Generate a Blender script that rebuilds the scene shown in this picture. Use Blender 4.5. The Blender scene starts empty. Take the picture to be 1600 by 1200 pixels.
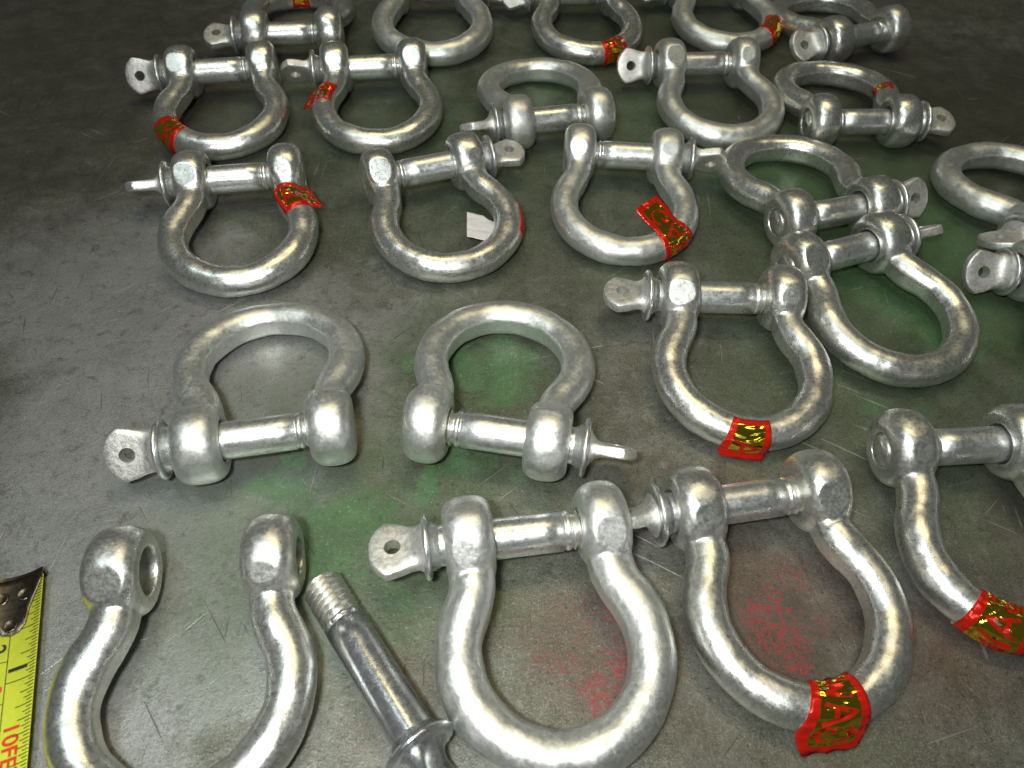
import bpy, bmesh, math, random
from mathutils import Vector, Matrix, noise
sc = bpy.context.scene
C = sc.collection
R = math.radians
MM = 0.001
sc.unit_settings.system = 'METRIC'

# ------------------------------------------------------------------ camera
CAM_H, CAM_PITCH, CAM_F, CAM_ROLL = 181.655, 0.87186, 1200.07, 0.03784
cd = bpy.data.cameras.new('camera')
cam = bpy.data.objects.new('camera', cd)
C.objects.link(cam)
cd.sensor_width = 36.0
cd.lens = 36.0 * CAM_F / 1600.0
cd.clip_start = 0.005
cd.clip_end = 60
cam.matrix_world = (Matrix.Translation((0, 0, CAM_H * MM)) @ Matrix.Rotation(math.pi / 2 - CAM_PITCH, 4, 'X')
                    @ Matrix.Rotation(CAM_ROLL, 4, 'Z'))
cd.dof.use_dof = True
cd.dof.focus_distance = 0.23
cd.dof.aperture_fstop = 26
sc.camera = cam

# ------------------------------------------------------------------ light: camera flash + warm and cool shop lamps overhead
w = bpy.data.worlds.new('World')
sc.world = w
w.use_nodes = True
w.node_tree.nodes['Background'].inputs[0].default_value = (0.88, 0.95, 0.90, 1)
w.node_tree.nodes['Background'].inputs[1].default_value = 0.055


def area(name, loc, target, sx, sy, power, col):
    d = bpy.data.lights.new(name, 'AREA')
    d.shape = 'RECTANGLE'
    d.size, d.size_y, d.energy, d.color = sx, sy, power, col
    o = bpy.data.objects.new(name, d)
    C.objects.link(o)
    o.location = loc
    o.rotation_euler = (Vector(target) - Vector(loc)).to_track_quat('-Z', 'Y').to_euler()
    return o


area('camera_flash', (-0.035, -0.02, 0.235), (0.0, 0.17, 0.0), 0.030, 0.018, 0.43, (0.98, 1.0, 0.97)).data.spread = R(124)
area('warm_ceiling_lamp', (0.12, 0.62, 1.5), (0.0, 0.2, 0.0), 0.9, 0.22, 4.6, (1.0, 0.83, 0.47))
area('cool_ceiling_lamp', (-0.30, -0.05, 1.35), (0.0, 0.2, 0.0), 0.9, 0.22, 4.8, (0.82, 0.97, 1.0))

sc.view_settings.view_transform = 'Standard'
sc.view_settings.look = 'None'
sc.view_settings.exposure = 0.0
sc.view_settings.gamma = 1.0

# ------------------------------------------------------------------ material helpers


def new_mat(name):
    m = bpy.data.materials.new(name)
    m.use_nodes = True
    nt = m.node_tree
    return m, nt, nt.nodes['Principled BSDF']


class N:
    """small node-graph helper"""

    def __init__(s, nt):
        s.nt = nt
        s.L = nt.links

    def n(s, t, **kw):
        x = s.nt.nodes.new(t)
        for k, v in kw.items():
            setattr(x, k, v)
        return x

    def put(s, sock, v):
        if hasattr(v, 'is_linked') or hasattr(v, 'links'):
            s.L.new(v, sock)
        else:
            sock.default_value = v

    def math(s, op, a, b=0.0, c=None, clamp=False):
        x = s.n('ShaderNodeMath', operation=op, use_clamp=clamp)
        s.put(x.inputs[0], a)
        s.put(x.inputs[1], b)
        if c is not None:
            s.put(x.inputs[2], c)
        return x.outputs[0]

    def ramp(s, v, a, b, lo=0.0, hi=1.0):
        x = s.n('ShaderNodeMapRange', interpolation_type='SMOOTHSTEP')
        s.put(x.inputs[0], v)
        x.inputs[1].default_value, x.inputs[2].default_value = a, b
        s.put(x.inputs[3], lo)
        s.put(x.inputs[4], hi)
        return x.outputs[0]

    def noise(s, vec, scale, detail=4, rough=0.6, dist=0.0):
        x = s.n('ShaderNodeTexNoise')
        s.L.new(vec, x.inputs['Vector'])
        x.inputs['Scale'].default_value = scale
        x.inputs['Detail'].default_value = detail
        x.inputs['Roughness'].default_value = rough
        x.inputs['Distortion'].default_value = dist
        return x.outputs['Fac']

    def mix(s, f, a, b, mode='MIX'):
        x = s.n('ShaderNodeMix', data_type='RGBA', blend_type=mode)
        s.put(x.inputs[0], f)
        for i, v in ((6, a), (7, b)):
            if isinstance(v, tuple):
                v = v if len(v) == 4 else v + (1,)
            s.put(x.inputs[i], v)
        return x.outputs[2]

    def mapping(s, vec, scale=(1, 1, 1), rot=(0, 0, 0), loc=(0, 0, 0)):
        x = s.n('ShaderNodeMapping')
        s.L.new(vec, x.inputs[0])
        x.inputs['Scale'].default_value = scale
        x.inputs['Rotation'].default_value = rot
        x.inputs['Location'].default_value = loc
        return x.outputs[0]

    def bump(s, h, strength, dist, normal=None):
        x = s.n('ShaderNodeBump')
        x.inputs['Strength'].default_value = strength
        x.inputs['Distance'].default_value = dist
        s.put(x.inputs['Height'], h)
        if normal is not None:
            s.L.new(normal, x.inputs['Normal'])
        return x.outputs[0]


def zinc(name, light, dark, r_lo, r_hi, pits, seed, bmp=0.55):
    """galvanised steel: mottled zinc grain, dull patches, dark specks"""
    m, nt, b = new_mat(name)
    g = N(nt)
    tc = g.n('ShaderNodeTexCoord').outputs['Object']
    oi = g.n('ShaderNodeObjectInfo').outputs['Random']
    off = g.n('ShaderNodeVectorMath', operation='ADD')
    g.L.new(tc, off.inputs[0])
    sx = g.n('ShaderNodeCombineXYZ')
    g.L.new(g.math('MULTIPLY', oi, 3.0), sx.inputs[0])
    sx.inputs[1].default_value = seed
    g.L.new(sx.outputs[0], off.inputs[1])
    v = g.mapping(off.outputs[0], (1000, 1000, 1000))
    big = g.noise(v, 0.07, 5, 0.62, 0.6)
    mid = g.noise(v, 0.9, 5, 0.72, 0.3)
    fine = g.noise(v, 3.2, 3, 0.65)
    grain = g.math('ADD', g.math('MULTIPLY', mid, 0.6), g.math('MULTIPLY', fine, 0.4))
    col = g.mix(g.ramp(grain, 0.38, 0.58), dark, light)
    patch = g.ramp(g.math('ADD', g.math('MULTIPLY', big, 0.8), g.math('MULTIPLY', mid, 0.2)), 0.47, 0.60)
    col = g.mix(g.math('MULTIPLY', g.math('MULTIPLY', patch, pits), g.ramp(grain, 0.62, 0.42, 0.35, 1.0)), col, tuple(c * 0.62 for c in dark))
    sp = g.ramp(g.noise(v, 1.1, 4, 0.75), 0.64, 0.76, 0.0, 0.7)
    col = g.mix(g.math('MULTIPLY', sp, g.math('MULTIPLY', g.ramp(big, 0.42, 0.6), pits)), col, (0.13, 0.12, 0.11))
    g.L.new(col, b.inputs['Base Color'])
    b.inputs['Metallic'].default_value = 0.93
    rr = g.math('ADD', g.ramp(grain, 0.35, 0.65, r_lo, r_hi), g.math('MULTIPLY', patch, 0.10))
    g.L.new(rr, b.inputs['Roughness'])
    h = g.math('ADD', g.math('MULTIPLY', mid, 0.6), g.math('MULTIPLY', fine, 0.30))
    nrm = g.bump(h, bmp, 0.00022)
    lump = g.noise(v, 0.22, 2, 0.5)
    nrm = g.bump(lump, 0.30 * bmp, 0.0012, nrm)
    g.L.new(nrm, b.inputs['Normal'])
    return m


M_MATTE = zinc('matte_galvanised_steel', (0.80, 0.81, 0.775), (0.65, 0.66, 0.63), 0.36, 0.46, 0.40, 0.3, 0.42)
M_BRIGHT = zinc('bright_galvanised_steel', (0.79, 0.79, 0.745), (0.60, 0.60, 0.56), 0.25, 0.37, 0.48, 0.9, 0.34)
M_PIN = zinc('bright_zinc_pin', (0.85, 0.865, 0.85), (0.66, 0.67, 0.66), 0.26, 0.36, 0.30, 1.7, 0.30)
M_TAB = zinc('forged_zinc_tab', (0.84, 0.83, 0.79), (0.62, 0.61, 0.57), 0.42, 0.56, 0.3, 2.0, 0.7)
M_DARKPIN = zinc('tarnished_zinc_pin', (0.74, 0.76, 0.77), (0.56, 0.57, 0.60), 0.17, 0.26, 0.55, 2.3, 0.2)
M_THREAD = zinc('thread_steel', (0.80, 0.79, 0.74), (0.66, 0.65, 0.60), 0.26, 0.34, 0.05, 2.9, 0.05)


def foil(name, col, rough, metal):
    m, nt, b = new_mat(name)
    g = N(nt)
    tc = g.n('ShaderNodeTexCoord').outputs['Object']
    v = g.mapping(tc, (1000, 1000, 1000))
    n1 = g.noise(g.mapping(v, (0.6, 1.3, 1.0)), 0.20, 1, 0.5, 1.0)
    b.inputs['Base Color'].default_value = col + (1,)
    b.inputs['Metallic'].default_value = metal
    b.inputs['Roughness'].default_value = rough
    g.L.new(g.bump(n1, 0.7, 0.0011), b.inputs['Normal'])
    return m


M_RED = foil('red_foil', (0.66, 0.016, 0.006), 0.24, 0.45)
M_GOLD = foil('gold_foil', (0.95, 0.70, 0.06), 0.09, 1.0)
M_BACK = foil('white_sticker_back', (0.62, 0.58, 0.56), 0.6, 0.0)


def bench_steel():
    """worn steel bench: grey metal, rubbed green paint, red paint specks, scratches"""
    m, nt, b = new_mat('worn_bench_steel')
    g = N(nt)
    tc = g.n('ShaderNodeTexCoord').outputs['Object']
    v = g.mapping(tc, (1000, 1000, 1000))
    n_big = g.noise(v, 0.014, 5, 0.6, 0.4)
    n_mid = g.noise(v, 0.07, 6, 0.65, 0.3)
    n_fine = g.noise(v, 0.55, 6, 0.72)
    n_grit = g.noise(v, 2.4, 3, 0.7)

    def warp(scale, amount, detail=5):
        x = g.n('ShaderNodeTexNoise')
        g.L.new(v, x.inputs['Vector'])
        x.inputs['Scale'].default_value = scale
        x.inputs['Detail'].default_value = detail
        x.inputs['Roughness'].default_value = 0.65
        m1 = g.n('ShaderNodeVectorMath', operation='MULTIPLY_ADD')
        g.L.new(x.outputs['Color'], m1.inputs[0])
        m1.inputs[1].default_value = (amount, amount, 0)
        m1.inputs[2].default_value = (-amount / 2, -amount / 2, 0)
        m2 = g.n('ShaderNodeVectorMath', operation='ADD')
        g.L.new(v, m2.inputs[0])
        g.L.new(m1.outputs[0], m2.inputs[1])
        return m2.outputs[0]
    vw = warp(0.035, 75)
    vr = warp(0.09, 34)

    def blobs(pts, v):
        """union of soft discs (x, y, radius in mm, amount) in warped coordinates"""
        out = None
        for x, y, r, a in pts:
            d = g.n('ShaderNodeVectorMath', operation='DISTANCE')
            g.L.new(v, d.inputs[0])
            d.inputs[1].default_value = (x, y, 0)
            f = g.ramp(g.math('DIVIDE', d.outputs['Value'], r), 0.15, 1.15, a, 0.0)
            out = f if out is None else g.math('MAXIMUM', out, f)
        return out
    n_scuff = g.noise(v, 0.23, 7, 0.75, 0.5)
    steel = g.mix(g.ramp(n_mid, 0.33, 0.68), (0.105, 0.106, 0.086), (0.192, 0.192, 0.168))
    steel = g.mix(g.math('MULTIPLY', g.ramp(n_big, 0.40, 0.62), 0.8), steel, (0.128, 0.134, 0.098))
    bare = blobs([(-85, 75, 65, 1.0), (-95, 130, 75, 1.0), (-140, 190, 70, .7), (-110, 175, 60, .6), (-60, 165, 50, .6)], vw)  # pale bare steel; grey sheen on the left painted into its colour
    bf = g.ramp(g.math('SUBTRACT', g.math('MULTIPLY', bare, 1.15), g.math('ADD', g.math('MULTIPLY', n_mid, 0.6), g.math('MULTIPLY', n_scuff, 0.3))), -0.3, 0.4)
    steel = g.mix(g.math('MULTIPLY', bf, 0.85), steel, (0.350, 0.352, 0.350))
    steel = g.mix(g.math('MULTIPLY', g.ramp(n_scuff, 0.52, 0.70), 0.55), steel, (0.055, 0.050, 0.040))
    steel = g.mix(g.math('MULTIPLY', g.ramp(n_scuff, 0.46, 0.30), 0.40), steel, (0.40, 0.385, 0.35))
    steel = g.mix(g.math('MULTIPLY', g.ramp(n_grit, 0.50, 0.70), 0.55), steel, (0.05, 0.045, 0.038))
    steel = g.mix(g.math('MULTIPLY', g.ramp(n_grit, 0.46, 0.30), 0.45), steel, (0.48, 0.46, 0.42))
    # worn green paint
    gm = blobs([(-61, 112, 20, .85), (-40, 106, 22, 1.0), (-44, 90, 18, .95), (-26, 88, 16, .7), (-12, 163, 26, 1.05), (-4, 148, 16, .8),
                (-17, 121, 18, .85), (-2, 112, 16, .6), (-61, 90, 18, .65), (-100, 138, 22, .45), (-74, 190, 26, .35),
                (144, 201, 60, 1.0), (122, 271, 75, .95), (150, 260, 70, .9), (175, 215, 60, .9), (92, 168, 30, .35), (118, 145, 22, .7), (133, 150, 20, .6),
                (190, 180, 60, .7), (60, 300, 90, .62), (-20, 250, 60, .45), (-30, 300, 60, .62), (-60, 270, 60, .5), (20, 330, 80, .66), (110, 360, 120, .62),
                (60, 250, 50, .40), (62, 215, 30, .40), (-90, 330, 90, .5), (-40, 215, 45, .40), (60, 140, 26, .25), (-52, 100, 34, .55), (-20, 104, 40, .5)], vw)
    cut = g.math('ADD', g.math('MULTIPLY', g.noise(v, 0.075, 8, 0.80, 1.2), 1.0), g.math('ADD', g.math('MULTIPLY', n_scuff, 0.45), g.math('MULTIPLY', n_grit, 0.55)))
    gf = g.ramp(g.math('SUBTRACT', g.math('MULTIPLY', gm, 1.62), cut), -0.20, 0.30)
    wash = blobs([(-52, 104, 62, .9), (-30, 92, 40, .8), (-12, 155, 45, .8), (-15, 118, 40, .7), (140, 210, 100, 1.0), (125, 275, 110, 1.0), (60, 290, 90, .7), (-20, 270, 90, .65), (-60, 320, 110, .6),
                  (100, 160, 60, .55), (120, 130, 40, .55), (60, 220, 60, .5), (60, 380, 130, .6), (200, 230, 90, .8)], vw)
    wf = g.math('MULTIPLY', wash, g.ramp(g.math('ADD', g.math('MULTIPLY', n_scuff, 0.6), g.math('MULTIPLY', n_grit, 0.4)), 0.62, 0.36, 0.42, 0.85))
    steel = g.mix(wf, steel, g.mix(n_mid, (0.034, 0.072, 0.022), (0.058, 0.126, 0.038)))
    green = g.mix(g.ramp(n_mid, 0.3, 0.7), (0.022, 0.062, 0.018), (0.040, 0.140, 0.034))
    col = g.mix(g.math('MULTIPLY', gf, 0.62), steel, green)
    # reddish brown bloom where old paint was scraped off
    bl = blobs([(24, 70, 34, .9), (70, 82, 36, 1.0), (105, 72, 30, .8), (-24, 58, 26, .6), (95, 130, 30, .4)], vr)
    bl = g.ramp(g.math('SUBTRACT', bl, g.math('ADD', g.math('MULTIPLY', n_scuff, 0.7), g.math('MULTIPLY', n_fine, 0.5))), -0.25, 0.25)
    col = g.mix(g.math('MULTIPLY', bl, 0.50), col, (0.115, 0.066, 0.056))
    etch = g.ramp(g.noise(vr, 0.16, 7, 0.8, 1.5), 0.53, 0.60)
    col = g.mix(g.math('MULTIPLY', etch, g.math('MULTIPLY', g.ramp(n_big, 0.40, 0.60), 0.42)), col, (0.042, 0.040, 0.034))
    # overall grime: dark pitting and pale rubbed flecks
    pit = g.ramp(g.noise(v, 0.75, 8, 0.85, 0.4), 0.545, 0.60)
    col = g.mix(g.math('MULTIPLY', pit, g.math('SUBTRACT', 0.70, g.math('MULTIPLY', bf, 0.45))), col, (0.038, 0.036, 0.030))
    fleck = g.ramp(g.noise(g.mapping(v, (1, 1, 1), (0, 0, 0), (31, 7, 0)), 1.3, 8, 0.85, 0.4), 0.575, 0.62)
    col = g.mix(g.math('MULTIPLY', fleck, 0.48), col, (0.50, 0.49, 0.45))
    # dark stains, plus painted flash falloff in far corners and a dimmed front
    stain_falloff = blobs([(150, 330, 120, .9), (240, 300, 130, .9), (160, 110, 50, .8), (-200, 250, 70, .6), (-230, 330, 170, .9), (200, 90, 70, .5), (130, 70, 50, .4), (-170, 210, 60, .35), (36, 118, 25, .45), (95, 118, 26, .5), (60, 60, 60, .55), (-20, 50, 30, .4), (60, 380, 90, .6), (220, 200, 90, .7)], vw)
    sf = g.math('MULTIPLY', g.ramp(g.math('SUBTRACT', g.math('MULTIPLY', stain_falloff, 1.2), n_big), -0.2, 0.4), 0.55)
    col = g.mix(sf, col, (0.065, 0.055, 0.042))
    # red paint specks
    rm = blobs([(18, 76, 14, .85), (24, 62, 15, 1.0), (66, 81, 17, 1.0), (60, 92, 14, .8), (63, 72, 14, .9), (7, 62, 10, .8), (88, 92, 10, .6), (34, 78, 12, .9),
                (30, 70, 14, 1.0), (-41, 165, 6, .8), (-30, 49, 12, .75), (104, 76, 14, .7), (-24, 66, 12, .6), (120, 60, 14, .7), (80, 62, 14, .6), (52, 60, 12, .7), (42, 125, 5, .9), (14, 84, 14, .85), (12, 66, 14, .9), (26, 90, 12, .8), (38, 66, 14, .9), (30, 82, 16, .95), (74, 92, 14, .9), (70, 72, 16, 1.0), (78, 80, 14, .9), (96, 68, 14, .8), (-10, 54, 14, .7), (110, 92, 14, .6)], vr)
    rn = g.noise(v, 0.85, 5, 0.72, 0.9)
    rf = g.ramp(g.math('SUBTRACT', g.math('MULTIPLY', rm, 0.568), g.math('SUBTRACT', 1.05, rn)), -0.01, 0.06)
    col = g.mix(g.math('MULTIPLY', rf, 0.80), col, (0.25, 0.014, 0.018))
    # scratches: thin stretched streaks at several angles, light and dark
    sl = None
    for k, (ang, dens, th) in enumerate(((0.5, 0.75, .69), (1.25, 0.8, .69), (-0.75, 0.8, .70), (2.3, 0.9, .70), (1.62, 0.7, .69), (0.9, 0.8, .70), (-0.3, 0.9, .70), (1.5, 0.9, .70))):
        vv = g.mapping(g.mapping(v, (1, 1, 1), (0, 0, ang)), (0.022, dens, 1), (0, 0, 0), (k * 7.3, k * 3.1, 0))
        s1 = g.noise(vv, 1.0, 2, 0.5, 0.15)
        gate = g.ramp(g.noise(v, 0.035 + 0.01 * k, 2, 0.5), 0.5, 0.6)
        f = g.math('MULTIPLY', g.ramp(s1, th, th + 0.03), gate)
        if k % 2:
            col = g.mix(g.math('MULTIPLY', f, 0.55), col, (0.05, 0.045, 0.04))
        else:
            col = g.mix(g.math('MULTIPLY', f, 0.26), col, (0.58, 0.55, 0.50))
        sl = f if sl is None else g.math('MAXIMUM', sl, f)
    g.L.new(col, b.inputs['Base Color'])
    met = g.math('SUBTRACT', 0.62, g.math('MULTIPLY', g.math('MAXIMUM', gf, rf), 0.5))
    g.L.new(met, b.inputs['Metallic'])
    g.L.new(g.math('SUBTRACT', g.ramp(n_mid, 0.3, 0.7, 0.42, 0.54), g.math('MULTIPLY', bf, 0.08)), b.inputs['Roughness'])
    h = g.math('ADD', g.math('MULTIPLY', n_fine, 0.8), g.math('MULTIPLY', n_grit, 0.35))
    h = g.math('SUBTRACT', h, g.math('MULTIPLY', sl, 0.6))
    nrm = g.bump(h, 0.42, 0.0004)
    nrm = g.bump(n_mid, 0.25, 0.0012, nrm)
    g.L.new(nrm, b.inputs['Normal'])
    return m


def plain(name, col, rough, metal=0.0, var=0.0, scale=1.0):
    m, nt, b = new_mat(name)
    g = N(nt)
    v = g.mapping(g.n('ShaderNodeTexCoord').outputs['Object'], (1000, 1000, 1000))
    n = g.noise(v, scale, 4, 0.65)
    g.L.new(g.mix(g.ramp(n, 0.35, 0.7), tuple(c * (1 - var) for c in col), col), b.inputs['Base Color'])
    b.inputs['Roughness'].default_value = rough
    b.inputs['Metallic'].default_value = metal
    return m


# ------------------------------------------------------------------ mesh helpers
def mesh_from(name, verts, faces, mats, fmat=None, smooth=True):
    me = bpy.data.meshes.new(name)
    me.from_pydata([(x * MM, y * MM, z * MM) for x, y, z in verts], [], faces)
    for m in mats:
        me.materials.append(m)
    for i, p in enumerate(me.polygons):
        p.use_smooth = smooth
        if fmat:
            p.material_index = fmat[i]
    bm = bmesh.new()
    bm.from_mesh(me)
    bmesh.ops.recalc_face_normals(bm, faces=bm.faces)
    bm.to_mesh(me)
    bm.free()
    return me


def link(name, me, parent=None):
    o = bpy.data.objects.new(name, me)
    C.objects.link(o)
    if parent:
        o.parent = parent
    return o


def revolve_x(profile, seg, closed=False):
    """profile of (x, r); axis = x. closed: profile is a loop, else ends are capped at the axis."""
    V, F = [], []
    n = len(profile)
    for x, r in profile:
        for k in range(seg):
            a = 2 * math.pi * k / seg
            V.append((x, r * math.cos(a), r * math.sin(a)))
    for i in range(n if closed else n - 1):
        j = (i + 1) % n
        for k in range(seg):
            k2 = (k + 1) % seg
            F.append((i * seg + k, i * seg + k2, j * seg + k2, j * seg + k))
    if not closed:
        F.append(tuple(range(seg)))
        F.append(tuple((n - 1) * seg + k for k in range(seg)))
    return V, F


# ------------------------------------------------------------------ the bow (body) of a shackle; dims in mm
EAR_X, EAR_R, EAR_T = 16.75, 11.0, 6.1
LEN, BOW_R, BAR_R = 51.0, 22.0, 5.3
CY = -(LEN - BOW_R)                     # bow circle centre (crown lies on -y)
A0 = R(27)                              # where the bow circle hands over to the neck
TILT = math.asin((EAR_R - BAR_R) / LEN)


def bow_line():
    """points of the right half of the centreline, crown to ear"""
    pts = []
    for i in range(41):
        a = -math.pi / 2 + (math.pi / 2 + A0) * i / 40
        pts.append(Vector((BOW_R * math.cos(a), CY + BOW_R * math.sin(a), 0)))
    p0 = pts[-1]
    t0 = Vector((-math.sin(A0), math.cos(A0), 0))
    p3 = Vector((EAR_X, -8.5, 0))
    d = (p3 - p0).length
    p1, p2 = p0 + t0 * d * 0.42, p3 - Vector((0, 1, 0)) * d * 0.40
    for i in range(1, 15):
        t = i / 14
        pts.append(p0 * (1 - t) ** 3 + p1 * 3 * t * (1 - t) ** 2 + p2 * 3 * t * t * (1 - t) + p3 * t ** 3)
    return pts


HALF = bow_line()
CL = [Vector((-p.x, p.y, 0)) for p in reversed(HALF[1:])] + HALF
ARC = [0.0]
for a_, b_ in zip(CL, CL[1:]):
    ARC.append(ARC[-1] + (b_ - a_).length)
MID = ARC[-1] / 2


def bow_at(s):
    """centre point and outward normal of the bow at arc length s from the crown (+ towards +x)"""
    t = min(max(s + MID, 0.001), ARC[-1] - 0.001)
    i = max(k for k in range(len(ARC) - 1) if ARC[k] <= t)
    f = (t - ARC[i]) / (ARC[i + 1] - ARC[i])
    p = CL[i].lerp(CL[i + 1], f)
    d = (CL[min(i + 2, len(CL) - 1)] - CL[max(i - 1, 0)]).normalized()
    return p, Vector((d.y, -d.x, 0)), d


TILT_M = Matrix.Translation((0, 0, EAR_R)) @ Matrix.Rotation(TILT, 4, 'X')


def make_bow(name, flip, seed, mat, bar=BAR_R):
    V, F = [], []
    seg = 28
    for i, p in enumerate(CL):
        d = (CL[min(i + 1, len(CL) - 1)] - CL[max(i - 1, 0)]).normalized()
        n = Vector((d.y, -d.x, 0))
        s = ARC[i] - MID
        rr = bar * (1.0 + 0.02 * math.sin(s * 0.21 + seed) + 0.015 * math.sin(s * 0.5 + 2 * seed))
        for k in range(seg):
            a = 2 * math.pi * k / seg
            ca, sa = rr * math.cos(a), rr * math.sin(a)
            ca = max(ca, -rr * 0.90)                       # forged inner side is slightly flat with an edge line
            q = p + n * ca
            V.append((q.x, q.y, sa))
    m = len(CL)
    for i in range(m - 1):
        for k in range(seg):
            k2 = (k + 1) % seg
            F.append((i * seg + k, i * seg + k2, (i + 1) * seg + k2, (i + 1) * seg + k))
    F.append(tuple(range(seg)))
    F.append(tuple((m - 1) * seg + k for k in range(seg)))
    for side, hole in ((-1, 5.75), (1, 4.75)):
        prof = [(-EAR_T + 0.2, hole), (-EAR_T, hole + 0.35), (-EAR_T, hole + 0.9)]
        r0 = hole + 0.9
        for i in range(1, 16):
            a = math.pi * i / 16
            prof.append((-EAR_T * math.copysign(abs(math.cos(a)) ** 0.80, math.cos(a)), r0 + (EAR_R - r0) * math.sin(a) ** 0.80))
        prof += [(EAR_T, hole + 0.9), (EAR_T, hole + 0.35), (EAR_T - 0.2, hole)]
        v, f = revolve_x(prof, 56, closed=True)
        b0 = len(V)
        V += [(x + side * EAR_X, y, z) for x, y, z in v]
        F += [tuple(b0 + q for q in ff) for ff in f]
    me = mesh_from('tmp', V, F, [])
    o = link('tmp_bow', me)
    md = o.modifiers.new('remesh', 'REMESH')
    md.mode = 'VOXEL'
    md.voxel_size = 0.48 * MM
    sm = o.modifiers.new('smooth', 'SMOOTH')
    sm.factor, sm.iterations = 0.5, 7
    dg = bpy.context.evaluated_depsgraph_get()
    res = bpy.data.meshes.new_from_object(o.evaluated_get(dg))
    bpy.data.objects.remove(o)
    rnd = random.Random(seed)
    off = Vector((rnd.random() * 90, rnd.random() * 90, rnd.random() * 90))
    nrm = [v.normal.copy() for v in res.vertices]
    for v, nn in zip(res.vertices, nrm):
        q = v.co / MM
        amp = 0.30 * noise.noise(q * 0.085 + off) + 0.13 * noise.noise(q * 0.28 + off)
        c = q + nn * amp
        if flip:
            c.x = -c.x
        for sx_ in (-1, 1):                                # hammered trim facet where ear and bar meet
            if abs(c.x - sx_ * EAR_X) < 8.5:
                fa = R(35 + 3 * math.sin(seed * 1.7 + sx_))
                fn = Vector((0.10 * math.sin(seed + sx_), -math.sin(fa), math.cos(fa))).normalized()
                e = (c - Vector((sx_ * EAR_X, 0, 0))).dot(fn) - (10.42 + 0.25 * math.sin(seed * 2.3 + 1.9 * sx_))
                rad = math.hypot(c.y, c.z)
                if e > 0 and c.z > 0:
                    c = c - fn * e * min(1.0, max(0.0, (12.4 - rad) / 0.9))
        v.co = (TILT_M @ c) * MM
    if flip:
        res.flip_normals()
    zmin = min(v.co.z for v in res.vertices)
    for v in res.vertices:
        v.co.z -= zmin
    res.name = name
    res.materials.clear()
    res.materials.append(mat)
    for p in res.polygons:
        p.use_smooth = True
    return res


# ------------------------------------------------------------------ the screw pin; head on -x
def shank_mesh(mat):
    prof = [(-27.2, 5.6), (-27.1, 6.8), (-26.9, 7.6), (-26.6, 8.05), (-26.15, 8.2), (-25.7, 8.05), (-25.4, 7.6), (-25.25, 6.8),
            (-25.15, 6.0), (-24.2, 5.95), (-24.0, 5.5), (-23.3, 5.45), (-23.1, 5.1)]
    prof += [(-23.0 + i * 30.5 / 6, 5.1) for i in range(7)]
    prof += [(7.7, 4.75), (8.2, 4.7), (8.4, 4.95), (9.1, 5.0), (9.5, 4.8), (9.8, 4.4)]
    return prof


def make_pin_mesh(mat):
    v, f = revolve_x(shank_mesh(mat), 40)
    return mesh_from('pin', v, f, [mat])


def make_thread_mesh(mat, n0=9.7, n1=22.6, pitch=1.7):
    seg, V, F = 48, [], []
    nx = int((n1 - n0) / 0.10)
    for i in range(nx + 1):
        x = n0 + (n1 - n0) * i / nx
        env = min(1.0, (x - n0) / 0.8, max(0.0, (n1 - x) / 1.2))
        for k in range(seg):
            a = 2 * math.pi * k / seg
            ph = ((x / pitch) - k / seg) % 1.0
            tri = 1 - abs(2 * ph - 1)
            r = 3.95 + 1.1 * min(1.0, tri * 1.15) * max(env, 0.0)
            V.append((x, r * math.cos(a), r * math.sin(a)))
    for i in range(nx):
        for k in range(seg):
            k2 = (k + 1) % seg
            F.append((i * seg + k, i * seg + k2, (i + 1) * seg + k2, (i + 1) * seg + k))
    F.append(tuple(range(seg)))
    F.append(tuple(nx * seg + k for k in range(seg)))
    return mesh_from('thread', V, F, [mat])


def make_tab_mesh(mat):
    """flat eye tab with a drilled hole, flaring out of the round collar"""
    secs = [(-26.9, 6.4, 6.3, 2.0), (-27.4, 6.1, 5.2, 2.0), (-28.1, 5.9, 3.8, 2.2), (-29.0, 5.9, 2.75, 2.7), (-30.2, 6.0, 2.15, 3.6), (-31.4, 6.3, 1.95, 5.5),
            (-33.3, 6.9, 1.85, 7), (-35.6, 7.4, 1.8, 7), (-36.4, 7.4, 1.8, 7), (-37.4, 6.6, 1.75, 7), (-38.6, 5.4, 1.65, 7), (-39.5, 4.0, 1.5, 6), (-40.1, 2.4, 1.3, 5), (-40.3, 1.0, 0.9, 3)]
    seg, V, F = 48, [], []
    for x, hw, ht, e in secs:
        for k in range(seg):
            a = 2 * math.pi * k / seg
            c, s = math.cos(a), math.sin(a)
            V.append((x, hw * math.copysign(abs(c) ** (2 / e), c), ht * math.copysign(abs(s) ** (2 / e), s)))
    for i in range(len(secs) - 1):
        for k in range(seg):
            k2 = (k + 1) % seg
            F.append((i * seg + k, i * seg + k2, (i + 1) * seg + k2, (i + 1) * seg + k))
    F.append(tuple(range(seg)))
    F.append(tuple((len(secs) - 1) * seg + k for k in range(seg)))
    o = link('tmp_tab', mesh_from('tmp', V, F, []))
    hv, hf = revolve_x([(-9, 2.05), (9, 2.05)], 28)
    h = link('tmp_hole', mesh_from('tmp', [(z - 34.4, y, x) for x, y, z in hv], hf, []))
    bo = o.modifiers.new('hole', 'BOOLEAN')
    bo.operation, bo.object, bo.solver = 'DIFFERENCE', h, 'EXACT'
    dg = bpy.context.evaluated_depsgraph_get()
    me = bpy.data.meshes.new_from_object(o.evaluated_get(dg))
    bpy.data.objects.remove(o)
    bpy.data.objects.remove(h)
    me.name = 'eye_tab'
    me.materials.clear()
    me.materials.append(mat)
    for p in me.polygons:
        p.use_smooth = True
    me.set_sharp_from_angle(angle=R(38))
    return me


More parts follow.
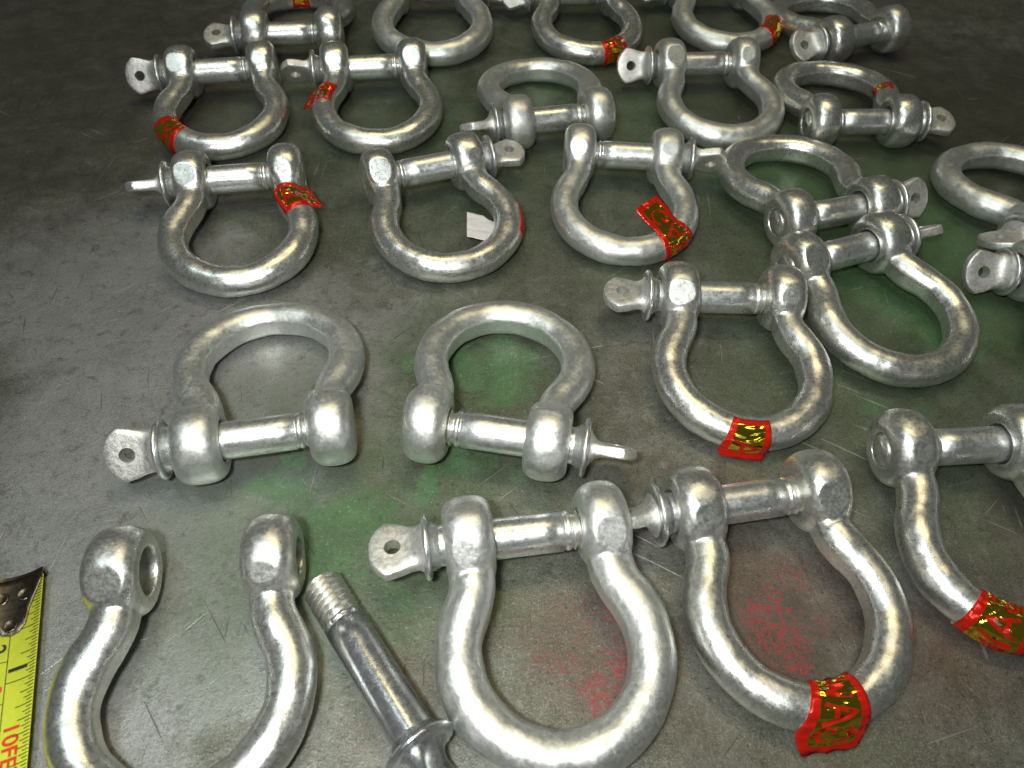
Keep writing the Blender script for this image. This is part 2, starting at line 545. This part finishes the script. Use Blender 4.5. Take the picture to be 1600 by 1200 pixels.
# ------------------------------------------------------------------ foil stickers
LETTERS = {
    'G': [[(0.88, 0.80), (0.72, 0.96), (0.45, 1.0), (0.18, 0.86), (0.06, 0.5), (0.18, 0.14), (0.45, 0.0), (0.74, 0.05), (0.90, 0.22), (0.90, 0.46), (0.55, 0.46)]],
    'A': [[(0.02, 0.0), (0.5, 1.0), (0.98, 0.0)], [(0.22, 0.36), (0.78, 0.36)]],
    'W': [[(0.0, 1.0), (0.25, 0.0), (0.5, 0.75), (0.75, 0.0), (1.0, 1.0)]],
}


def make_sticker(root, s0, width, a0, a1, free0=0.0, free1=0.0, dir0=None, dir1=None, skew=0.0, crink=0.25, seed=1, text='GAW', rev=False, tall=0.52, label=None, t0=0.12, t1=0.9):
    """foil label wrapped round the bow at arc length s0 from section angle a0 to a1 (degrees, 0 = outward, 90 = up), with free ends"""
    rr = BAR_R + 0.32
    path = []
    c0, c1 = R(a0), R(a1)
    sg = 1 if a1 > a0 else -1
    P0 = Vector((math.cos(c0), math.sin(c0))) * rr
    P1 = Vector((math.cos(c1), math.sin(c1))) * rr
    T0 = Vector((math.sin(c0), -math.cos(c0))) * sg if dir0 is None else Vector(dir0).normalized()
    T1 = Vector((-math.sin(c1), math.cos(c1))) * sg if dir1 is None else Vector(dir1).normalized()
    arcl = rr * abs(c1 - c0)
    tot = free0 + arcl + free1

    def sec(l):
        if l < free0:
            return P0 + T0 * (free0 - l)
        if l <= free0 + arcl:
            a = c0 + (c1 - c0) * (l - free0) / arcl
            return Vector((math.cos(a), math.sin(a))) * rr
        return P1 + T1 * (l - free0 - arcl)
    pc, nc, dc = bow_at(s0)
    rnd = random.Random(seed * 17 + 3)
    off = Vector((rnd.random() * 50, rnd.random() * 50, 0))

    def surf(u, v, lift=0.0):
        l = v * tot
        q = sec(l)
        q2 = sec(min(l + 0.05, tot))
        q1 = sec(max(l - 0.05, 0))
        t2 = (q2 - q1).normalized()
        n2 = Vector((t2.y, -t2.x)) * sg
        # crinkles: ridges running along the bar
        cr = noise.noise(Vector((u * 1.8 + l * 0.12, l * 0.62 - u * 1.1, 0)) + off)
        cr2 = noise.noise(Vector((u * 5, l * 1.1, 4)) + off)
        amp = crink * 1.0 * (0.7 - 2.6 * abs(cr)) + crink * 0.30 * cr2
        amp *= 0.30 + 0.70 * min(1.0, min(u, 1 - u) / 0.16)
        q = q + n2 * (max(amp, -0.18) + lift)
        ds = (u - 0.5) * width + skew * (v - 0.5)
        pa, na, da = bow_at(s0 + ds)
        wgt = min(1.0, max(0.0, (q.length - rr - 0.6) / 3.0))
        A = pa + na * q.x
        B = pc + dc * ds + nc * q.x
        o = A.lerp(B, wgt)
        o.z = q.y
        o = TILT_M @ o
        o.z = max(o.z, 0.25 + lift)
        return o
    ub = [0, 0.055, 0.11, 0.165] + [0.165 + 0.67 * i / 12 for i in range(1, 13)] + [0.89, 0.945, 1.0]
    b = 2.0 / tot
    nv = max(22, int(tot / 0.65))
    vb = [0, b * .5, b] + [b + (1 - 2 * b) * i / nv for i in range(1, nv + 1)] + [1 - b * .5, 1.0]
    nu, nvv = len(ub), len(vb)
    V, F, FM = [], [], []
    for lay in (0.0, -0.14):
        for vv in vb:
            for uu in ub:
                V.append(tuple(surf(uu, vv, lay)))
    k0 = nu * nvv
    for j in range(nvv - 1):
        for i in range(nu - 1):
            q = (j * nu + i, j * nu + i + 1, (j + 1) * nu + i + 1, (j + 1) * nu + i)
            F.append(q)
            red = i < 3 or i >= nu - 4 or j < 2 or j >= nvv - 3
            FM.append(0 if red else 1)
            F.append(tuple(k0 + x for x in reversed(q)))
            FM.append(2)
    for i in range(nu - 1):
        for r_ in (0, (nvv - 1) * nu):
            F.append((r_ + i, r_ + i + 1, k0 + r_ + i + 1, k0 + r_ + i))
            FM.append(0)
    for j in range(nvv - 1):
        for c_ in (0, nu - 1):
            F.append((j * nu + c_, (j + 1) * nu + c_, k0 + (j + 1) * nu + c_, k0 + j * nu + c_))
            FM.append(0)
    st = link('sticker', mesh_from('sticker', V, F, [M_RED, M_GOLD, M_BACK], FM), root)
    if label:
        st['label'] = label
    # lettering follows the same surface
    V, F = [], []
    n = len(text)
    step = (t1 - t0) / max(n, 1)
    for i, ch in enumerate(text):
        for stroke in LETTERS.get(ch, []):
            fine = []
            for p, q in zip(stroke, stroke[1:]):
                for k in range(6):
                    fine.append((p[0] + (q[0] - p[0]) * k / 6, p[1] + (q[1] - p[1]) * k / 6))
            fine.append(stroke[-1])
            sw = 0.07
            bse = len(V)
            for k, p in enumerate(fine):
                a_, b_ = fine[max(k - 1, 0)], fine[min(k + 1, len(fine) - 1)]
                dx, dy = b_[0] - a_[0], b_[1] - a_[1]
                L_ = math.hypot(dx, dy) or 1
                nx_, ny_ = -dy / L_ * sw * 1.2, dx / L_ * sw
                for s_ in (-1, 1):
                    x, y = p[0] + s_ * nx_, p[1] + s_ * ny_
                    vv = t0 + (i + 0.08 + 0.84 * x) * step
                    uu = 0.5 - tall / 2 + tall * (1 - y)
                    if rev:
                        vv, uu = 1 - vv, 1 - uu
                    V.append(tuple(surf(uu, vv, 0.09)))
            for k in range(len(fine) - 1):
                F.append((bse + 2 * k, bse + 2 * k + 1, bse + 2 * k + 3, bse + 2 * k + 2))
    if V:
        link('lettering', mesh_from('lettering', V, F, [M_RED]), st)
    return st


# ------------------------------------------------------------------ bench
def bench():
    nx, ny = 60, 60
    x0, x1, y0, y1 = -700, 700, -150, 950
    V, F = [], []
    for j in range(ny + 1):
        for i in range(nx + 1):
            x, y = x0 + (x1 - x0) * i / nx, y0 + (y1 - y0) * j / ny
            V.append((x, y, 0.0))
    n = len(V)
    for j in range(ny):
        for i in range(nx):
            F.append((j * (nx + 1) + i, j * (nx + 1) + i + 1, (j + 1) * (nx + 1) + i + 1, (j + 1) * (nx + 1) + i))
    c = [(x0, y0), (x1, y0), (x1, y1), (x0, y1)]
    ci = [0, nx, n - 1, n - 1 - nx]
    for x, y in c:
        V.append((x, y, -8.0))
    for k in range(4):
        F.append((ci[k], n + k, n + (k + 1) % 4, ci[(k + 1) % 4]))
    F.append((n, n + 1, n + 2, n + 3))
    o = link('bench_top', mesh_from('bench_top', V, F, [bench_steel()], smooth=False))
    o['kind'] = 'structure'


bench()

# ------------------------------------------------------------------ shackles
BOWS = {}
for key, mat, seed in (('matte', M_MATTE, 3), ('bright', M_BRIGHT, 11), ('bright2', M_BRIGHT, 23)):
    for flip in (False, True):
        BOWS[key, flip] = make_bow('bow', flip, seed + (40 if flip else 0), mat)
BOWS['heavy', False] = make_bow('bow', False, 31, M_MATTE, 5.85)
PIN, TAB, THREAD = make_pin_mesh(M_PIN), make_tab_mesh(M_TAB), make_thread_mesh(M_THREAD)
GROUP = 'galvanised bow shackles laid out on the bench'


def shackle(x, y, t, label, up=False, head='L', phi=0.0, kind='matte', pin=True, stickers=(), gap=0.0, size=1.0, wide=1.0):
    """t = pin direction in degrees; up = crown points away from the camera; head = side of the pin head in view; phi = tab roll"""
    root = bpy.data.objects.new('bow_shackle', None)
    C.objects.link(root)
    root.empty_display_size = 0.01
    root.location = (x * MM, y * MM, 0)
    root.rotation_euler = (0, 0, R(t + (180 if up else 0)))
    root.scale = (size * wide, size, size)
    root['label'], root['category'], root['group'] = label, 'shackle', GROUP
    flip = (head == 'R') != up
    link('bow', BOWS[kind, flip], root)
    if pin:
        p = link('pin', PIN, root)
        p.location = ((gap if flip else -gap) * MM, 0, (EAR_R - 0.15) * MM)
        f = -phi if up else phi
        p.rotation_euler = (R(-f if flip else f), 0, math.pi if flip else 0)
        link('eye_tab', TAB, p)
        link('thread', THREAD, p)
    for k, s in enumerate(stickers):
        make_sticker(root, seed=int(abs(x * 7 + y)) + k, **s)
    return root


S = shackle
S(-73.2, 82.8, 8.5, 'open shackle without its pin, beside the yellow tape measure', kind='bright', pin=False, wide=1.045)
S(7.2, 94.9, 10.0, 'frosty shackle right of the loose pin, crown towards the viewer', phi=-5, kind='heavy', gap=0.9)
S(64.2, 107.2, 11.7, 'front shackle with a crumpled sticker round its crown and red specks inside', phi=-52, kind='bright2', gap=0.6,
  stickers=[dict(s0=-1.0, width=13.0, a0=170, a1=15, free1=6.0, dir1=(0.52, -0.85), skew=-3.5, crink=0.60, text='GAW', rev=True)])
S(124.3, 127.2, 6.2, 'shackle cut by the right edge, threaded pin end facing left, sticker on crown', head='R', phi=30, kind='bright',
  stickers=[dict(s0=-12, width=13.0, a0=150, a1=-60, free0=4.0, crink=0.60, text='GAW')])
S(-66.3, 122.1, 12.6, 'dull grey shackle, bow pointing away, pin tab turned to the left', up=True, head='L', phi=50, kind='matte', wide=1.035)
S(-6.2, 125.6, -7.6, 'dull grey shackle round green paint, bow pointing away, tab edge-on right', up=True, head='R', phi=-52, kind='matte', gap=0.8)
S(69.1, 183.5, 0.8, 'shackle with a sticker marked A flat on its crown', phi=-5, kind='bright', gap=0.3,
  stickers=[dict(s0=-2.5, width=10.6, a0=104, a1=-22, free1=2.0, dir1=(0.62, -0.78), skew=-1.0, crink=0.10, text='A', rev=True, t0=0.15, t1=0.55, tall=0.6)])
S(111.5, 208.0, 22.5, 'bare shackle overlapping its left neighbour, green paint inside its bow', head='R', phi=-42, kind='bright2')
S(113.5, 230.5, 18.1, 'shackle pointing away to the left, its bright tab facing the camera', up=True, head='R', phi=56, kind='bright')
S(-102.9, 238.0, 11.6, 'shackle at left of the third row with a sticker on its right neck', phi=-36, kind='bright',
  stickers=[dict(s0=47, width=13.0, a0=150, a1=40, free1=5.5, dir1=(0.80, -0.60), crink=0.30, text='GA', rev=True)])
S(-36.4, 247.5, 22.3, 'shackle with a white sticker back curling up inside its bow', head='R', phi=0, kind='bright2',
  stickers=[dict(s0=28, width=12.5, a0=38, a1=-100, free1=14.5, dir1=(-1, 0.30), crink=0.05, text='')])
S(39.6, 262.0, -1.5, 'shackle with a long red and gold sticker standing up inside its bow', head='R', phi=118, kind='matte',
  stickers=[dict(s0=17, width=11.2, a0=96, a1=-60, free0=12.5, dir0=(-0.92, 0.38), free1=1.0, skew=2.0, crink=0.30, text='GAW')])
S(-130.1, 315.1, 12.0, 'leftmost shackle, bright holed tab, sticker low on its bow', phi=63, kind='bright',
  stickers=[dict(s0=-21, width=11.5, a0=130, a1=-40, free0=1.5, crink=0.4, text='GA')])
S(-65.7, 323.0, 10.1, 'far left shackle with a sticker on its left neck', phi=122, kind='bright2',
  stickers=[dict(s0=-41, width=11.5, a0=125, a1=25, free1=4.5, dir1=(0.75, -0.66), crink=0.3, text='G', rev=True)])
S(-107.5, 351.0, 8.5, 'shackle at the top left edge, bow pointing away, sticker on its crown', up=True, head='L', phi=12, kind='bright',
  stickers=[dict(s0=0, width=11.5, a0=215, a1=70, crink=0.4, text='W')])
S(-48.0, 401.0, 6.0, 'plain shackle at the top edge left of centre, ears out of the photo', head='R', phi=40, kind='matte', size=1.08)
S(27.0, 404.0, 6.0, 'shackle at the top edge with a gold sticker wrapped round its crown', head='L', phi=40, kind='bright2',
  stickers=[dict(s0=9, width=10.5, a0=110, a1=-60, crink=0.3, text='G')])
S(97.0, 418.0, 6.0, 'shackle at the top edge with a torn red sticker right of its crown', head='L', phi=40, kind='matte',
  stickers=[dict(s0=22, width=13.0, a0=130, a1=-50, crink=0.55, text='G')])
S(81.7, 336.7, 6.8, 'far shackle right of centre, pale tab facing the camera, no sticker', phi=62, kind='matte')
S(140.0, 292.9, 4.7, 'dark shackle pointing away at right, torn red scrap on its bow', up=True, head='R', phi=10, kind='bright',
  stickers=[dict(s0=-40, width=7.0, a0=170, a1=80, crink=0.3, text='')])
S(161.5, 371.0, 24.0, 'shackle alone at the top right corner, tab at its left', up=True, head='L', phi=40, kind='bright2')
S(14.3, 286.7, 14.5, 'shackle pointing away at the top centre, tab edge-on at its left', up=True, head='L', phi=-34, kind='matte')
S(201.6, 231.9, 24.0, 'shackle at the right edge pointing away, its bow end in view', up=True, head='L', phi=-25, kind='matte')
S(191.5, 203.5, 4.0, 'shackle cut off at the right edge, only pale tab and one ear in view', head='L', phi=54, kind='matte')

# ------------------------------------------------------------------ loose pin
lp = bpy.data.objects.new('loose_pin', None)
C.objects.link(lp)
lp['label'], lp['category'] = 'loose screw pin with bare thread lying in front, dark bluish shank', 'screw pin'
SH = make_pin_mesh(M_DARKPIN)
a_, b_ = Vector((-40.3, 76.3, 5.1)), Vector((-16.4, 44.9, 8.2))   # thread tip, collar centre
ax = (a_ - b_).normalized()
yv = Vector((0, 0, 1)).cross(ax).normalized()
zv = ax.cross(yv)
lp.matrix_world = Matrix.Translation((b_ + ax * 26.0) * MM) @ Matrix((ax, yv, zv)).transposed().to_4x4()
o = link('shank', SH, lp)
link('thread', make_thread_mesh(M_THREAD, 9.7, 21.5), lp)
tb = link('eye_tab', make_tab_mesh(M_DARKPIN), lp)
tb.rotation_euler = (R(62), 0, 0)

# ------------------------------------------------------------------ tape measure
E0, E1 = Vector((-114.2, 83.2, 0)), Vector((-99.4, 39.7, 0))
td = (E1 - E0).normalized()                       # along the blade, away from the hook
tw = Vector((-td.y, td.x, 0))                     # across; right edge at 0
if tw.x > 0:
    tw = -tw
tape = bpy.data.objects.new('tape_measure', None)
C.objects.link(tape)
tape.matrix_world = Matrix.Translation(E0 * MM) @ Matrix((tw, td, tw.cross(td))).transposed().to_4x4()
TZ = 1 if tape.matrix_world.to_3x3().col[2].z > 0 else -1
tape['label'], tape['category'] = 'yellow tape measure blade with a brass-coloured end hook at the left edge', 'tape measure'
BW = 14.2


def tz(x):                                        # curved blade: both edges stand up
    return TZ * (1.0 + 2.0 * ((x - BW / 2) / (BW / 2)) ** 2)


def tape_grid(x0, x1, y0, y1, lift, nx=1, ny=1):
    V, F = [], []
    for j in range(ny + 1):
        for i in range(nx + 1):
            x = x0 + (x1 - x0) * i / nx
            V.append((x, y0 + (y1 - y0) * j / ny, tz(x) + TZ * lift))
    for j in range(ny):
        for i in range(nx):
            F.append((j * (nx + 1) + i, j * (nx + 1) + i + 1, (j + 1) * (nx + 1) + i + 1, (j + 1) * (nx + 1) + i))
    return V, F


V, F = tape_grid(0, BW, 0, 150, 0.0, 24, 2)
V2, F2 = tape_grid(0, BW, 0, 150, -0.14, 24, 2)
n = len(V)
F += [tuple(n + k for k in reversed(f)) for f in F2]
V += V2
for j in range(2):
    for c_ in (0, 24):
        F.append((j * 25 + c_, (j + 1) * 25 + c_, n + (j + 1) * 25 + c_, n + j * 25 + c_))
for i in range(24):
    for r_ in (0, 50):
        F.append((r_ + i, r_ + i + 1, n + r_ + i + 1, n + r_ + i))
M_YEL = plain('yellow_tape_enamel', (0.74, 0.80, 0.07), 0.32, 0.0, 0.08, 0.5)
M_INK = plain('black_ink', (0.02, 0.02, 0.015), 0.5)
M_RINK = plain('red_ink', (0.62, 0.05, 0.015), 0.5)
link('blade', mesh_from('blade', V, F, [M_YEL]), tape)
V, F = [], []


def quad(x0, x1, y0, y1):
    v, f = tape_grid(x0, x1, y0, y1, 0.05, 6, 1)
    b0 = len(V)
    V.extend(v)
    F.extend(tuple(b0 + k for k in q) for q in f)


IN = 25.4
for k in range(1, 150):
    y = k * IN / 32
    L_ = 7.1 if k % 32 == 0 else 5.4 if k % 16 == 0 else 4.3 if k % 8 == 0 else 3.5 if k % 4 == 0 else 2.5 if k % 2 == 0 else 1.7
    quad(0.1, L_, y - 0.11, y + 0.11)
for k in range(1, 120):
    y = k
    quad(BW - (7.1 if k % 10 == 0 else 3.6 if k % 5 == 0 else 2.2), BW - 0.1, y - 0.09, y + 0.09)
quad(7.0, 7.2, 13, 150)
link('graduation_marks', mesh_from('graduation_marks', V, F, [M_INK]), tape)


def text_mesh(txt, size, x, y, mat, name, rot):
    cu = bpy.data.curves.new('t', 'FONT')
    cu.body = txt
    cu.size = size * MM
    cu.offset = 0.012 * size * MM
    cu.align_x, cu.align_y = 'LEFT', 'BOTTOM'
    ob = bpy.data.objects.new('t', cu)
    C.objects.link(ob)
    dg = bpy.context.evaluated_depsgraph_get()
    me = bpy.data.meshes.new_from_object(ob.evaluated_get(dg))
    bpy.data.objects.remove(ob)
    c, s = math.cos(rot), math.sin(rot)
    for v in me.vertices:
        px, py = v.co.x / MM, v.co.y / MM
        # mirrored into the blade frame (its z points down when TZ < 0)
        qx, qy = c * px - s * py, s * px + c * py
        xx, yy = x + qx, y + qy
        v.co = (xx * MM, yy * MM, (tz(xx) + TZ * 0.055) * MM)
    me.materials.clear()
    me.materials.append(mat)
    o = link(name, me, tape)
    return o


def digit(txt, size, x, y, mat, name):
    """text whose baseline runs along the blade, tops towards the left edge or the right"""
    cu = bpy.data.curves.new('t', 'FONT')
    cu.body = txt
    cu.size = size * MM
    cu.offset = 0.02 * size * MM
    ob = bpy.data.objects.new('t', cu)
    C.objects.link(ob)
    dg = bpy.context.evaluated_depsgraph_get()
    me = bpy.data.meshes.new_from_object(ob.evaluated_get(dg))
    bpy.data.objects.remove(ob)
    for v in me.vertices:
        px, py = v.co.x / MM, v.co.y / MM
        xx, yy = x - py, y + px                   # baseline +y along the blade, tops towards the right edge
        v.co = (xx * MM, yy * MM, (tz(xx) + TZ * 0.055) * MM)
    me.materials.clear()
    me.materials.append(mat)
    return link(name, me, tape)


digit('1', 6.2, 6.6, 21.0, M_INK, 'numeral')
digit('2', 6.2, 6.6, IN * 2 - 6, M_INK, 'numeral')
digit('10FEET', 5.0, 6.3, 35.0, M_RINK, 'lettering')
digit('1', 5.0, 11.2, 6.0, M_INK, 'numeral')
digit('2', 5.0, 11.2, 15.4, M_INK, 'numeral')
digit('3', 5.0, 11.2, 25.4, M_RINK, 'numeral')
digit('4', 5.0, 11.2, 35.4, M_INK, 'numeral')
# end hook: stamped plate with a turned-down lip, two dimpled rivets
out = [(0.2, -0.9), (BW - 0.2, -0.9), (BW - 0.2, 0.8), (11.2, 8.0), (10.6, 11.6), (9.0, 13.4), (7.1, 13.9), (5.2, 13.4), (3.6, 11.6), (3.0, 8.0), (0.2, 0.8)]
fine = []
for p, q in zip(out, out[1:] + out[:1]):
    for k in range(5):
        fine.append((p[0] + (q[0] - p[0]) * k / 5, p[1] + (q[1] - p[1]) * k / 5))
bm = bmesh.new()


def hz(x, y):
    return tz(x) + TZ * 0.45


rings = []
cx_, cy_ = 7.1, 5.0
for f_, zl in ((1.0, -0.30), (1.0, 0.0), (0.94, 0.22), (0.75, 0.22), (0.5, 0.22), (0.25, 0.22)):
    rings.append([bm.verts.new((((cx_ + (x - cx_) * f_)) * MM, (cy_ + (y - cy_) * f_) * MM, (hz(cx_ + (x - cx_) * f_, 0) + TZ * zl) * MM)) for x, y in fine])
nf = len(fine)
for a_, b_ in zip(rings, rings[1:]):
    for k in range(nf):
        bm.faces.new((a_[k], a_[(k + 1) % nf], b_[(k + 1) % nf], b_[k]))
bm.faces.new(rings[-1])
lip = [(0.2, -0.9), (BW - 0.2, -0.9)]
lv = []
for y in (-1.0, -1.9):
    for i in range(13):
        x = 0.2 + (BW - 0.4) * i / 12
        lv.append((x, y))
top = [bm.verts.new((x * MM, y * MM, (hz(x, 0) + TZ * 0.1) * MM)) for x, y in lv]
bot = [bm.verts.new((x * MM, y * MM, TZ * 0.15 * MM)) for x, y in lv]
for i in range(12):
    bm.faces.new((top[i], top[i + 1], top[14 + i], top[13 + i]))
    bm.faces.new((top[13 + i], top[14 + i], bot[14 + i], bot[13 + i]))
    bm.faces.new((top[i], top[i + 1], bot[i + 1], bot[i]))
    bm.faces.new((bot[i], bot[i + 1], bot[14 + i], bot[13 + i]))
for e in (0, 12):
    bm.faces.new((top[e], top[13 + e], bot[13 + e], bot[e]))
bmesh.ops.recalc_face_normals(bm, faces=bm.faces)
me = bpy.data.meshes.new('hook')
bm.to_mesh(me)
bm.free()
M_HOOK = plain('tarnished_nickel_hook', (0.27, 0.22, 0.155), 0.30, 1.0, 0.5, 0.6)
me.materials.append(M_HOOK)
for p in me.polygons:
    p.use_smooth = True
me.set_sharp_from_angle(angle=R(40))
hook = link('end_hook', me, tape)
for rx, ry in ((4.6, 3.9), (9.6, 3.9), (7.1, 11.4)):
    prof = [(0.0, 1.7), (0.22, 1.6), (0.26, 1.4), (0.12, 1.1), (0.03, 0.6), (0.02, 0.2)]
    v, f = revolve_x(prof, 20)
    link('rivet', mesh_from('rivet', [(rx + z, ry + y, hz(rx, 0) + TZ * (0.2 + x)) for x, y, z in v], f, [M_HOOK]), hook)
